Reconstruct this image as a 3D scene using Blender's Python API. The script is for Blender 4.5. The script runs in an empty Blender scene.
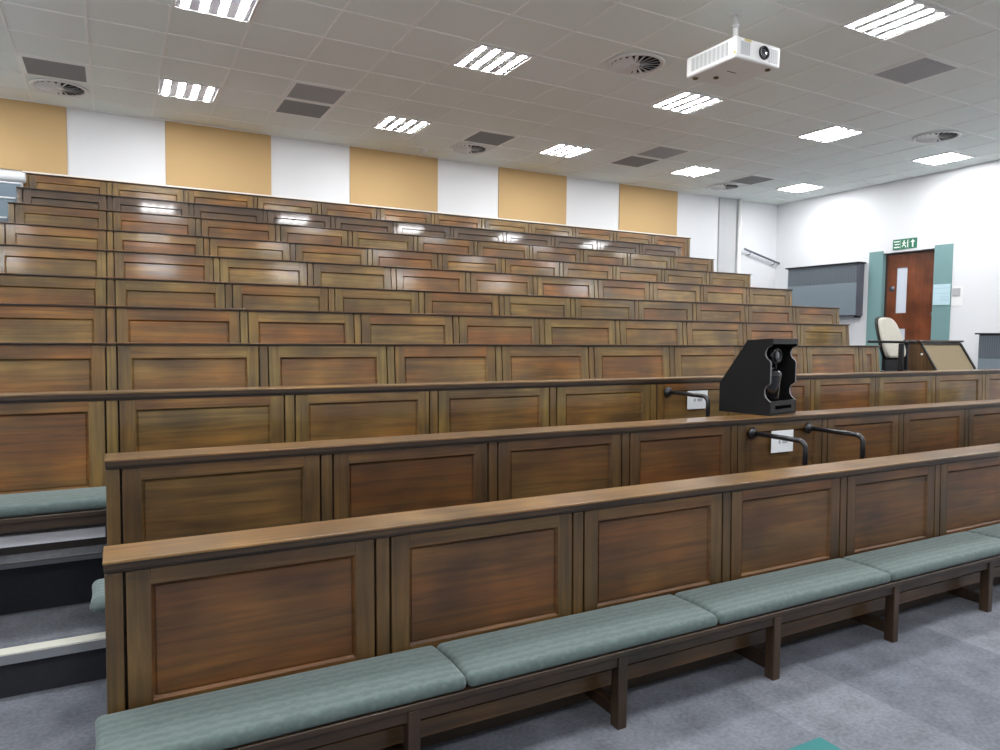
import bpy, bmesh, math, random
from mathutils import Vector, Matrix
random.seed(7)
C = bpy.context.scene.collection
PI = math.pi
EYE = 1.46                       # eye height above the front floor; heights below are measured from the eye unless noted
CEIL = EYE + 2.5656
BACK = 9.75

# ------------------------------------------------------------------ materials
def new_mat(name):
    m = bpy.data.materials.new(name); m.use_nodes = True
    nt = m.node_tree
    for n in list(nt.nodes): nt.nodes.remove(n)
    out = nt.nodes.new('ShaderNodeOutputMaterial')
    b = nt.nodes.new('ShaderNodeBsdfPrincipled')
    nt.links.new(b.outputs[0], out.inputs[0])
    return m, nt, b
def rgb(c): return (c[0], c[1], c[2], 1)
def plain(name, col, rough=.5, metal=0, coat=0, noise=.0, scale=20, spec=.5):
    m, nt, b = new_mat(name)
    b.inputs['Roughness'].default_value = rough
    b.inputs['Metallic'].default_value = metal
    b.inputs['Coat Weight'].default_value = coat
    b.inputs['Specular IOR Level'].default_value = spec
    if noise:
        tc = nt.nodes.new('ShaderNodeTexCoord'); n = nt.nodes.new('ShaderNodeTexNoise')
        n.inputs['Scale'].default_value = scale; n.inputs['Detail'].default_value = 4
        nt.links.new(tc.outputs['Object'], n.inputs['Vector'])
        mx = nt.nodes.new('ShaderNodeMix'); mx.data_type = 'RGBA'
        mx.inputs[6].default_value = rgb([v*(1-noise) for v in col]); mx.inputs[7].default_value = rgb([min(1, v*(1+noise)) for v in col])
        nt.links.new(n.outputs['Fac'], mx.inputs[0]); nt.links.new(mx.outputs[2], b.inputs['Base Color'])
    else:
        b.inputs['Base Color'].default_value = rgb(col)
    return m
def emit(name, col, s):
    m, nt, b = new_mat(name)
    b.inputs['Base Color'].default_value = (.9, .9, .9, 1)
    b.inputs['Emission Color'].default_value = rgb(col)
    b.inputs['Emission Strength'].default_value = s
    return m
def wood(name, axis, dark, mid, light, rough=.5, coat=.7, coat_rough=.11, var=1.0):
    """oak: grain stretched along one axis, blotches, and a tone of its own for each piece"""
    m, nt, b = new_mat(name); N = nt.nodes.new; L = nt.links.new
    tc = N('ShaderNodeTexCoord'); oi = N('ShaderNodeObjectInfo')
    off = N('ShaderNodeVectorMath'); off.operation = 'SCALE'; off.inputs[0].default_value = (37.1, 11.7, 53.3)
    L(oi.outputs['Random'], off.inputs['Scale'])
    add = N('ShaderNodeVectorMath'); add.operation = 'ADD'
    L(tc.outputs['Object'], add.inputs[0]); L(off.outputs[0], add.inputs[1])
    mp = N('ShaderNodeMapping'); s = [34, 34, 34]; s[axis] = 1.6; mp.inputs['Scale'].default_value = s
    L(add.outputs[0], mp.inputs['Vector'])
    g = N('ShaderNodeTexNoise'); g.inputs['Scale'].default_value = 1; g.inputs['Detail'].default_value = 6; g.inputs['Roughness'].default_value = .62
    g.inputs['Distortion'].default_value = .6
    L(mp.outputs[0], g.inputs['Vector'])
    mp2 = N('ShaderNodeMapping'); s = [7, 7, 7]; s[axis] = 1.7; mp2.inputs['Scale'].default_value = s
    L(add.outputs[0], mp2.inputs['Vector'])
    bl = N('ShaderNodeTexNoise'); bl.inputs['Scale'].default_value = 1; bl.inputs['Detail'].default_value = 3
    L(mp2.outputs[0], bl.inputs['Vector'])
    # tone of the piece: mid <-> light
    wn = N('ShaderNodeTexWhiteNoise'); wn.noise_dimensions = '1D'
    mulr = N('ShaderNodeMath'); mulr.operation = 'MULTIPLY'; mulr.inputs[1].default_value = 977.3
    L(oi.outputs['Random'], mulr.inputs[0]); L(mulr.outputs[0], wn.inputs['W'])
    mr0 = N('ShaderNodeMapRange'); mr0.inputs[3].default_value = .5-.5*var; mr0.inputs[4].default_value = .5+.5*var
    L(wn.outputs['Value'], mr0.inputs[0])
    tone = N('ShaderNodeMix'); tone.data_type = 'RGBA'; tone.inputs[6].default_value = rgb(mid); tone.inputs[7].default_value = rgb(light)
    sm = N('ShaderNodeMath'); sm.operation = 'ADD'
    mb = N('ShaderNodeMapRange'); mb.inputs[1].default_value = .35; mb.inputs[2].default_value = .68; mb.inputs[3].default_value = -.35; mb.inputs[4].default_value = .4
    L(bl.outputs['Fac'], mb.inputs[0]); L(mb.outputs[0], sm.inputs[0]); L(mr0.outputs[0], sm.inputs[1]); sm.use_clamp = True
    L(sm.outputs[0], tone.inputs[0])
    mg = N('ShaderNodeMapRange'); mg.inputs[1].default_value = .36; mg.inputs[2].default_value = .62; mg.inputs[3].default_value = .62; mg.inputs[4].default_value = 0
    L(g.outputs['Fac'], mg.inputs[0])
    fin = N('ShaderNodeMix'); fin.data_type = 'RGBA'; L(mg.outputs[0], fin.inputs[0]); L(tone.outputs[2], fin.inputs[6]); fin.inputs[7].default_value = rgb(dark)
    bg = N('ShaderNodeTexNoise'); bg.inputs['Scale'].default_value = 3.2; bg.inputs['Detail'].default_value = 2; L(add.outputs[0], bg.inputs['Vector'])
    mk = N('ShaderNodeMapRange'); mk.inputs[1].default_value = .32; mk.inputs[2].default_value = .66; mk.inputs[3].default_value = .58; mk.inputs[4].default_value = 1.22
    L(bg.outputs['Fac'], mk.inputs[0])
    vs = N('ShaderNodeVectorMath'); vs.operation = 'SCALE'; L(fin.outputs[2], vs.inputs[0]); L(mk.outputs[0], vs.inputs['Scale'])
    L(vs.outputs[0], b.inputs['Base Color'])
    b.inputs['Roughness'].default_value = rough
    b.inputs['Coat Weight'].default_value = coat; b.inputs['Coat Roughness'].default_value = coat_rough
    bp = N('ShaderNodeBump'); bp.inputs['Strength'].default_value = .05; bp.inputs['Distance'].default_value = .003
    L(g.outputs['Fac'], bp.inputs['Height']); L(bp.outputs[0], b.inputs['Normal'])
    return m
WD, WM, WL = (.040, .018, .005), (.240, .088, .010), (.250, .152, .036)
M = {}
M['wood_h'] = wood('oak_horizontal_grain', 0, WD, WM, WL)
M['wood_v'] = wood('oak_vertical_grain', 2, WD, (.185, .092, .016), (.220, .142, .034))
M['wood_h_front'] = wood('dimmed_red_oak_horizontal', 0, (.028, .012, .003), (.140, .050, .008), (.140, .074, .018), rough=.5, coat=.45, coat_rough=.12)  # weaker light on the front rows put into a darker, redder oak
M['wood_v_front'] = wood('dimmed_red_oak_vertical', 2, (.028, .013, .003), (.105, .046, .010), (.120, .068, .018), rough=.5, coat=.45, coat_rough=.12)
M['wood_h_polished'] = wood('polished_dark_oak_horizontal', 0, (.020, .010, .004), (.080, .032, .008), (.095, .048, .014), rough=.4, coat=1.0, coat_rough=.07)
M['wood_v_polished'] = wood('polished_dark_oak_vertical', 2, (.020, .010, .004), (.080, .038, .011), (.095, .052, .017), rough=.4, coat=1.0, coat_rough=.07)
M['wood_top'] = wood('oak_desk_ledge', 0, (.10, .040, .013), (.25, .122, .034), (.29, .170, .055), rough=.30, coat=.6, coat_rough=.06, var=.4)
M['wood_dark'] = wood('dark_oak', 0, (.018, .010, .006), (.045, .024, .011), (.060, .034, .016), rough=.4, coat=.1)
M['wood_desk'] = wood('brown_desk_wood', 2, (.035, .017, .007), (.095, .045, .016), (.12, .065, .024), rough=.45, coat=.1, var=.4)
M['wood_leg'] = wood('dark_oak_legs', 2, (.018, .010, .006), (.048, .024, .012), (.060, .033, .016), rough=.4, coat=.1)
M['wood_shadow'] = plain('shadowed_oak', (.040, .024, .013), .6)  # shade of the grooves and under-bench recess put into the wood colour
M['wood_door'] = wood('red_brown_veneer', 2, (.10, .028, .010), (.17, .045, .016), (.21, .062, .022), rough=.35, coat=.2, var=.2)
M['wall'] = plain('white_wall_paint', (.74, .75, .765), .55, noise=.02, scale=2)
M['wall_grey'] = plain('flat_wall_grey', (.50, .51, .52), .55)
M['orange'] = plain('orange_acoustic_fabric', (.56, .385, .19), .9, noise=.03, scale=160, spec=.2)
M['trim'] = plain('cream_trim_paint', (.82, .79, .72), .45)
M['tile'] = plain('ceiling_tile', (.86, .905, .865), .95, noise=.03, scale=60, spec=.1)
M['tbar'] = plain('ceiling_t_bar', (.93, .94, .91), .5)
M['metal_white'] = plain('white_enamel', (.82, .82, .81), .35)
M['metal_grey'] = plain('grey_reflector', (.55, .55, .58), .6, spec=.3)
M['lamp'] = emit('lamp_lens', (.97, .98, 1.0), 92)
M['grille'] = plain('grille_grey', (.33, .33, .32), .6)
M['grille_pale'] = plain('grille_pale_grey', (.46, .46, .46), .6)
M['black'] = plain('matt_black_board', (.006, .006, .0065), .7, spec=.25)
M['black_gloss'] = plain('gloss_black_plastic', (.008, .008, .009), .12, coat=.4)
M['black_metal'] = plain('black_powder_coat', (.014, .014, .016), .3, coat=.2)
M['black_plastic'] = plain('black_plastic', (.010, .010, .011), .5, spec=.35)
M['edge_grey'] = plain('worn_board_edge', (.16, .16, .165), .6)
M['paper'] = plain('white_paper', (.86, .88, .90), .6)
M['ink'] = plain('grey_ink', (.46, .50, .54), .7)
M['steel'] = plain('steel_rail', (.16, .17, .20), .3, metal=.7)
M['teal'] = plain('teal_paint', (.17, .30, .30), .5)
M['teal_dark'] = plain('teal_paint_reveal', (.17, .30, .30), .5)
M['frame_dark'] = plain('dark_door_frame', (.05, .03, .022), .45)
M['notice'] = plain('pale_blue_notice', (.50, .68, .74), .4)
M['notice_line'] = plain('notice_grey', (.38, .55, .60), .4)
M['switch_grey'] = plain('grey_switch', (.42, .42, .43), .5)
M['sign_green'] = plain('exit_sign_green', (.012, .16, .085), .4)
M['sign_white'] = plain('exit_sign_white', (.80, .88, .80), .4)
M['nose_white'] = plain('white_nosing', (.72, .71, .62), .5)
M['nose_grey'] = plain('grey_nosing', (.25, .26, .28), .5)
M['cream'] = plain('cream_upholstery', (.50, .475, .41), .9, noise=.08, scale=30, spec=.2)
M['cork'] = plain('tan_hessian_board', (.25, .20, .125), .85, noise=.06, scale=60, spec=.2)
M['screen_grey'] = plain('grey_blue_screen_cloth', (.16, .21, .25), .8, noise=.05, scale=40)
M['pale_plastic'] = plain('pale_plastic', (.74, .76, .78), .4)
M['glass'] = None
m, nt, b = new_mat('door_glass'); b.inputs['Base Color'].default_value = (.78, .84, .92, 1); b.inputs['Roughness'].default_value = .35
b.inputs['Transmission Weight'].default_value = .25; M['glass'] = m
m, nt, b = new_mat('lens_glass'); b.inputs['Base Color'].default_value = (.02, .02, .03, 1); b.inputs['Roughness'].default_value = .03; b.inputs['Coat Weight'].default_value = 1; M['lens'] = m

def louvre_mat(name, col, col2, axis, pitch):
    m, nt, b = new_mat(name); N = nt.nodes.new; L = nt.links.new
    tc = N('ShaderNodeTexCoord'); w = N('ShaderNodeTexWave'); w.wave_type = 'BANDS'; w.bands_direction = 'XYZ'[axis]
    w.inputs['Scale'].default_value = .314/pitch
    L(tc.outputs['Object'], w.inputs['Vector'])
    mx = N('ShaderNodeMix'); mx.data_type = 'RGBA'; mx.inputs[6].default_value = rgb(col); mx.inputs[7].default_value = rgb(col2)
    L(w.outputs['Fac'], mx.inputs[0]); L(mx.outputs[2], b.inputs['Base Color']); b.inputs['Roughness'].default_value = .5
    return m
M['conv_dark'] = louvre_mat('convector_louvre', (.075, .090, .105), (.115, .135, .155), 1, .03)
M['conv_lite'] = louvre_mat('convector_panel', (.165, .205, .235), (.185, .225, .255), 1, .03)
M['conv_end'] = plain('convector_end', (.085, .085, .105), .5)
M['proj_vent'] = louvre_mat('projector_vent', (.42, .43, .43), (.58, .59, .59), 1, .045)
M['proj_vent_front'] = louvre_mat('projector_front_vent', (.40, .41, .42), (.55, .56, .57), 0, .02)

def carpet(name, tone=1.0):
    m, nt, b = new_mat(name); N = nt.nodes.new; L = nt.links.new
    geo = N('ShaderNodeNewGeometry')
    off = N('ShaderNodeVectorMath'); off.operation = 'ADD'; off.inputs[1].default_value = (-2.245+45, -1.655+45, 0)
    L(geo.outputs['Position'], off.inputs[0])
    sc = N('ShaderNodeVectorMath'); sc.operation = 'SCALE'; sc.inputs['Scale'].default_value = 1/.45; L(off.outputs[0], sc.inputs[0])
    fl = N('ShaderNodeVectorMath'); fl.operation = 'FLOOR'; L(sc.outputs[0], fl.inputs[0])
    sep = N('ShaderNodeSeparateXYZ'); L(fl.outputs[0], sep.inputs[0])
    cmb = N('ShaderNodeCombineXYZ'); L(sep.outputs[0], cmb.inputs[0]); L(sep.outputs[1], cmb.inputs[1])
    wn = N('ShaderNodeTexWhiteNoise'); wn.noise_dimensions = '3D'; L(cmb.outputs[0], wn.inputs['Vector'])
    n = N('ShaderNodeTexNoise'); n.inputs['Scale'].default_value = 60; n.inputs['Detail'].default_value = 5; L(geo.outputs['Position'], n.inputs['Vector'])
    n2 = N('ShaderNodeTexNoise'); n2.inputs['Scale'].default_value = 7; n2.inputs['Detail'].default_value = 4; L(geo.outputs['Position'], n2.inputs['Vector'])
    mx = N('ShaderNodeMix'); mx.data_type = 'RGBA'
    mx.inputs[6].default_value = rgb([v*tone for v in (.145, .155, .180)]); mx.inputs[7].default_value = rgb([v*tone for v in (.20, .21, .235)])
    L(wn.outputs['Value'], mx.inputs[0])
    a = N('ShaderNodeMath'); a.operation = 'ADD'; L(n.outputs['Fac'], a.inputs[0]); L(n2.outputs['Fac'], a.inputs[1])
    mr = N('ShaderNodeMapRange'); mr.inputs[1].default_value = .7; mr.inputs[2].default_value = 1.3; mr.inputs[3].default_value = .72; mr.inputs[4].default_value = 1.25
    L(a.outputs[0], mr.inputs[0])
    v = N('ShaderNodeVectorMath'); v.operation = 'SCALE'; L(mx.outputs[2], v.inputs[0]); L(mr.outputs[0], v.inputs['Scale'])
    L(v.outputs[0], b.inputs['Base Color']); b.inputs['Roughness'].default_value = .95; b.inputs['Specular IOR Level'].default_value = .1
    bp = N('ShaderNodeBump'); bp.inputs['Strength'].default_value = .4; bp.inputs['Distance'].default_value = .004
    L(n.outputs['Fac'], bp.inputs['Height']); L(bp.outputs[0], b.inputs['Normal'])
    return m
M['carpet'] = carpet('blue_grey_carpet')
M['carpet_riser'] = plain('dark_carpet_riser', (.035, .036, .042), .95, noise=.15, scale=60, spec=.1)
M['teal_carpet'] = plain('teal_carpet_tile', (.055, .20, .20), .95, noise=.1, scale=80, spec=.1)

def fabric():
    m, nt, b = new_mat('sage_green_wavy_fabric'); N = nt.nodes.new; L = nt.links.new
    tc = N('ShaderNodeTexCoord')
    w = N('ShaderNodeTexWave'); w.wave_type = 'BANDS'; w.bands_direction = 'Y'; w.inputs['Scale'].default_value = 9
    w.inputs['Distortion'].default_value = 3.5; w.inputs['Detail'].default_value = 1; w.inputs['Detail Scale'].default_value = 4.5
    L(tc.outputs['Object'], w.inputs['Vector'])
    n = N('ShaderNodeTexNoise'); n.inputs['Scale'].default_value = 45; n.inputs['Detail'].default_value = 4; L(tc.outputs['Object'], n.inputs['Vector'])
    mx = N('ShaderNodeMix'); mx.data_type = 'RGBA'; mx.inputs[6].default_value = (.075, .108, .100, 1); mx.inputs[7].default_value = (.140, .180, .169, 1)
    a = N('ShaderNodeMath'); a.operation = 'MULTIPLY_ADD'; L(w.outputs['Fac'], a.inputs[0]); a.inputs[1].default_value = .45
    mu = N('ShaderNodeMath'); mu.operation = 'MULTIPLY'; mu.inputs[1].default_value = .6; L(n.outputs['Fac'], mu.inputs[0]); L(mu.outputs[0], a.inputs[2])
    L(a.outputs[0], mx.inputs[0]); L(mx.outputs[2], b.inputs['Base Color'])
    b.inputs['Roughness'].default_value = .85; b.inputs['Specular IOR Level'].default_value = .25
    b.inputs['Sheen Weight'].default_value = .15
    bp = N('ShaderNodeBump'); bp.inputs['Strength'].default_value = .25; bp.inputs['Distance'].default_value = .004
    L(a.outputs[0], bp.inputs['Height']); L(bp.outputs[0], b.inputs['Normal'])
    return m
M['fabric'] = fabric()
M['fabric_dark'] = plain('dark_green_underside', (.03, .045, .042), .9)

# ------------------------------------------------------------------ mesh builder
class MB:
    def __init__(s): s.bm = bmesh.new(); s.mats = []
    def mi(s, mat):
        if mat not in s.mats: s.mats.append(mat)
        return s.mats.index(mat)
    def box(s, x0, x1, y0, y1, z0, z1, mat, bev=0, seg=2, mtx=None):
        r = bmesh.ops.create_cube(s.bm, size=1)
        vs = r['verts']
        bmesh.ops.scale(s.bm, vec=(x1-x0, y1-y0, z1-z0), verts=vs)
        bmesh.ops.translate(s.bm, vec=((x0+x1)/2, (y0+y1)/2, (z0+z1)/2), verts=vs)
        fs = set(f for v in vs for f in v.link_faces); small = ()
        if bev:
            es = list(set(e for v in vs for e in v.link_edges))
            rr = bmesh.ops.bevel(s.bm, geom=es, offset=bev, segments=seg, profile=.5, affect='EDGES')
            fs = set(rr['faces']) | set(f for f in fs if f.is_valid)
            allv = set(v for f in fs for v in f.verts)
            fs = set(f for v in allv for f in v.link_faces); small = set(rr['faces'])
        i = s.mi(mat)
        for f in fs: f.material_index = i; f.smooth = bool(bev) and f in small
        if mtx is not None:
            bmesh.ops.transform(s.bm, matrix=mtx, verts=list(set(v for f in fs for v in f.verts)))
        return fs
    def prism(s, pts, axis, a0, a1, mat):
        """polygon in the two other axes, extruded along axis"""
        def P(p, a):
            q = list(p); q.insert(axis, a); return q
        A = [s.bm.verts.new(P(p, a0)) for p in pts]; B = [s.bm.verts.new(P(p, a1)) for p in pts]
        i = s.mi(mat); fs = []
        fs.append(s.bm.faces.new(A)); fs.append(s.bm.faces.new(B[::-1]))
        n = len(pts)
        for k in range(n): fs.append(s.bm.faces.new([A[k], B[k], B[(k+1) % n], A[(k+1) % n]]))
        for f in fs: f.material_index = i
        return fs
    def quad(s, pts, mat):
        f = s.bm.faces.new([s.bm.verts.new(p) for p in pts]); f.material_index = s.mi(mat); return f
    def tube(s, path, r, mat, n=12, cap=True):
        path = [Vector(p) for p in path]; rings = []; i = s.mi(mat)
        t0 = (path[1]-path[0]).normalized(); up = Vector((0, 0, 1)) if abs(t0.z) < .9 else Vector((1, 0, 0))
        u = t0.cross(up).normalized()
        for k, p in enumerate(path):
            if k == 0: t = path[1]-path[0]
            elif k == len(path)-1: t = path[-1]-path[-2]
            else: t = (path[k+1]-p).normalized()+(p-path[k-1]).normalized()
            t.normalize(); u = (u-t*u.dot(t)).normalized(); v = t.cross(u)
            rk = r[k] if isinstance(r, (list, tuple)) else r
            rings.append([s.bm.verts.new(p+u*math.cos(2*PI*j/n)*rk+v*math.sin(2*PI*j/n)*rk) for j in range(n)])
        for a, b in zip(rings, rings[1:]):
            for j in range(n):
                f = s.bm.faces.new([a[j], a[(j+1) % n], b[(j+1) % n], b[j]]); f.material_index = i; f.smooth = True
        if cap:
            for q in (rings[0][::-1], rings[-1]):
                f = s.bm.faces.new(q); f.material_index = i
    def lathe(s, prof, center, mat, n=24, axis='Z'):
        i = s.mi(mat); rings = []; c = Vector(center)
        for r, h in prof:
            ring = []
            for j in range(n):
                a = 2*PI*j/n
                p = Vector((math.cos(a)*r, math.sin(a)*r, h))
                if axis == 'Y': p = Vector((p.x, -p.z, p.y))
                if axis == 'X': p = Vector((p.z, p.x, p.y))
                ring.append(s.bm.verts.new(c+p))
            rings.append(ring)
        for a, b in zip(rings, rings[1:]):
            for j in range(n):
                f = s.bm.faces.new([a[j], a[(j+1) % n], b[(j+1) % n], b[j]]); f.material_index = i; f.smooth = True
        for q in (rings[0][::-1], rings[-1]):
            f = s.bm.faces.new(q); f.material_index = i
    def mesh(s, name):
        bmesh.ops.recalc_face_normals(s.bm, faces=s.bm.faces)
        me = bpy.data.meshes.new(name); s.bm.to_mesh(me); s.bm.free()
        for m_ in s.mats: me.materials.append(m_)
        return me
    def build(s, name, parent=None, loc=(0, 0, 0), rot=(0, 0, 0)):
        o = bpy.data.objects.new(name, s.mesh(name)); C.objects.link(o)
        o.location = loc; o.rotation_euler = rot
        if parent: o.parent = parent
        return o
def put(name, me, parent=None, loc=(0, 0, 0)):
    o = bpy.data.objects.new(name, me); C.objects.link(o); o.location = loc
    if parent: o.parent = parent
    return o
def thing(name, label, cat, loc=(0, 0, 0), rz=0, group=None):
    o = bpy.data.objects.new(name, None); C.objects.link(o); o.empty_display_size = .1
    o.location = loc; o.rotation_euler = (0, 0, rz); return tag(o, label, cat, group)
def tag(o, label, cat, group=None):
    o['label'] = label; o['category'] = cat
    if group: o['group'] = group
    return o
def struct(o, label=None, cat=None):
    o['kind'] = 'structure'
    if label: o['label'] = label
    if cat: o['category'] = cat
    return o
def copy_tree(o, parent=None):
    c = o.copy(); C.objects.link(c)
    if parent: c.parent = parent
    for ch in list(o.children): copy_tree(ch, c)
    return c

# ------------------------------------------------------------------ rows
W = .825; X0 = -.012
def YK(k): return (2.829+.899*(k-1))*W
TOP = {1: -.672, 2: -.494, 3: -.293, 4: -.068, 5: .1614, 6: .3915, 7: .665, 8: .922, 9: 1.207, 10: 1.476, 11: 1.752}
Y = {k: YK(k) for k in range(1, 11)}; Y[11] = BACK-.065
PH = .79                                     # pew height above the floor it stands on
FL = {k: TOP[k]-PH+EYE for k in TOP}         # world floor height of each tier

# ------------------------------------------------------------------ room shell
XL, YF = -3.0, -4.3
def XW(y): return 11.37-(BACK-y)*.0545       # right wall runs very slightly askew
b = MB(); b.box(XL-.2, 12.2, YF-.2, BACK+.2, -.12, 0, M['carpet'])
struct(b.build('floor'), 'blue grey carpet tiled floor of the lecture room', 'floor')
b = MB(); b.box(XL-.2, 12.2, YF-.2, BACK+.2, CEIL, CEIL+.1, M['tile'])
struct(b.build('ceiling'), 'pale suspended tile ceiling', 'ceiling')
b = MB(); b.box(XL-.2, 12.2, BACK, BACK+.15, 0, CEIL, M['wall'])
struct(b.build('wall_back'), 'white back wall above the top row', 'wall')
b = MB(); b.box(XL-.15, XL, YF, BACK, 0, CEIL, M['wall']); struct(b.build('wall_left'), 'white side wall left of the seating', 'wall')
b = MB(); b.box(XL-.2, 12.2, YF-.15, YF, 0, CEIL, M['wall']); struct(b.build('wall_front'), 'white wall facing the seating', 'wall')
# right wall with the door recess
DY0, DY1 = 6.575, 7.445                       # door opening along the wall
LAND = -.80+EYE
DTOP = 1.405+EYE
TEALT = 1.448+EYE
b = MB()
def wall_seg(y0, y1, z0, z1, mat, dx0=0, dx1=.2):
    b.prism([(XW(y0)+dx0, y0), (XW(y0)+dx1+.0, y0), (XW(y1)+dx1, y1), (XW(y1)+dx0, y1)], 2, z0, z1, mat)
wall_seg(YF, DY0, 0, CEIL, M['wall']); wall_seg(DY1, BACK, 0, CEIL, M['wall'])
wall_seg(DY0, DY1, DTOP, CEIL, M['wall']); wall_seg(DY0, DY1, 0, LAND, M['wall'])
struct(b.build('wall_right'), 'white side wall with the exit door', 'wall')
# T-bar grid
TX, TY = .6036, .5964; GX, GY = .4499, 3.9579
b = MB()
n = -6
x = GX+TX*n
while x < 11.6:
    if x > XL: b.box(x-.009, x+.009, YF, BACK-.001, CEIL-.005, CEIL+.002, M['tbar'])
    n += 1; x = GX+TX*n
n = -15; y = GY+TY*n
while y < BACK:
    if y > YF: b.box(XL+.001, XW(y)-.001, y-.009, y+.009, CEIL-.006, CEIL+.002, M['tbar'])
    n += 1; y = GY+TY*n
struct(b.build('trim_1'), 'thin T-bar grid between the ceiling tiles', 'ceiling grid')
# wall edge angle of the ceiling
b = MB(); b.box(XL, XW(BACK)-.001, BACK-.02, BACK-.001, CEIL-.012, CEIL+.001, M['tbar'])
struct(b.build('trim_2'))

# tiers of the floor: each a solid block standing on the floor
def tier(x0, x1, y0, y1, z, riser=True):
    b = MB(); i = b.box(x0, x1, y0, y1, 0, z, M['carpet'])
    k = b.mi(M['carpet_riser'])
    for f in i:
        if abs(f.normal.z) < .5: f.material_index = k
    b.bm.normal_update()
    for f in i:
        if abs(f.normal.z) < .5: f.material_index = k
    return struct(b.build('floor_tier'), None)
for k in range(2, 12):
    y0 = Y[k-1]+.065; y1 = (Y[k]+.065) if k < 11 else BACK-.001
    xr = 8.5 if k < 11 else 9.2
    tier(-.04 if k > 1 else XL, xr, y0, y1, FL[k])
A1, A2 = -1.292+EYE, -1.066+EYE
AX = -.041
tier(XL+.001, AX, 3.34, 3.84, A1); tier(XL+.001, AX, 3.84, Y[4]+.065, A2)
for k in range(5, 12): tier(XL+.001, AX, Y[k-1]+.065, (Y[k]+.065) if k < 11 else BACK-.001, FL[k-1])
tier(8.5, 11.2, 4.05, BACK-.001, LAND)
tier(6.95, 8.499, 4.0, 4.62, LAND) if False else None
b = MB(); b.box(XL+.01, AX, 3.325, 3.395, A1-.03, A1+.006, M['nose_grey']); b.box(XL+.01, AX, 3.328, 3.395, A1+.0061, A1+.012, M['nose_white'])
tag(b.build('stair_nosing'), 'white topped nosing strip on the lower aisle step', 'stair nosing')
b = MB(); b.box(XL+.01, AX, 3.828, 3.86, A2-.016, A2+.006, M['nose_grey'])
tag(b.build('stair_nosing'), 'thin grey nosing strip on the aisle step under the third-row bench', 'stair nosing')
b = MB(); b.box(1.795, 2.245, 1.205, 1.655, .0005, .004, M['teal_carpet'])
tag(b.build('carpet_tile'), 'single teal carpet tile in the grey floor', 'carpet tile')

# ------------------------------------------------------------------ pews
PWH = .047/2; GR = .008
def panel_mesh(w, h, mh):
    """raised field of a panel: moulded bead around it, sunk below the frame"""
    b = MB(); i = mh
    def ring(d, yy): return [(-w/2+d, yy, d), (w/2-d, yy, d), (w/2-d, yy, h-d), (-w/2+d, yy, h-d)]
    rings = [ring(0, .001), ring(.001, .001), ring(.010, .015), ring(.0115, .015), ring(.0135, .011), ring(.016, .011)]
    V = [[b.bm.verts.new(p) for p in r] for r in rings]
    for a, c in zip(V, V[1:]):
        for j in range(4):
            f = b.bm.faces.new([a[j], a[(j+1) % 4], c[(j+1) % 4], c[j]]); f.material_index = b.mi(i)
    f = b.bm.faces.new(V[-1]); f.material_index = b.mi(i)
    back = [b.bm.verts.new((p[0], .03, p[2])) for p in rings[0]]
    for j in range(4): b.bm.faces.new([back[j], back[(j+1) % 4], V[0][(j+1) % 4], V[0][j]])
    b.bm.faces.new(back[::-1])
    return b.mesh('panel')
PT = .087                                 # from ledge top down to the panel
PB = .445
def frame_mesh(w, bottom, t, mh, mv):
    """two stiles and two rails around the opening; origin at the middle, top at z=0 (ledge top)"""
    b = MB(); st = .066
    b.box(-w/2, -w/2+st, 0, .03, -bottom, t, mv, .002, 1); b.box(w/2-st, w/2, 0, .03, -bottom, t, mv, .002, 1)
    b.box(-w/2+st, w/2-st, .0005, .03, -PT, t, mh); b.box(-w/2+st, w/2-st, .0005, .03, -bottom, -PB, mh)
    return b.mesh('panel_frame')
FW = W-2*PWH-2*GR
CACHE = {}
TILT = {1: 1.2, 2: 1.2, 3: 1.5, 4: 5.5, 5: 5.5, 6: 4.4, 7: 4.9, 8: 2.2, 9: 3.7, 10: 1.9, 11: 0}
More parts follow.
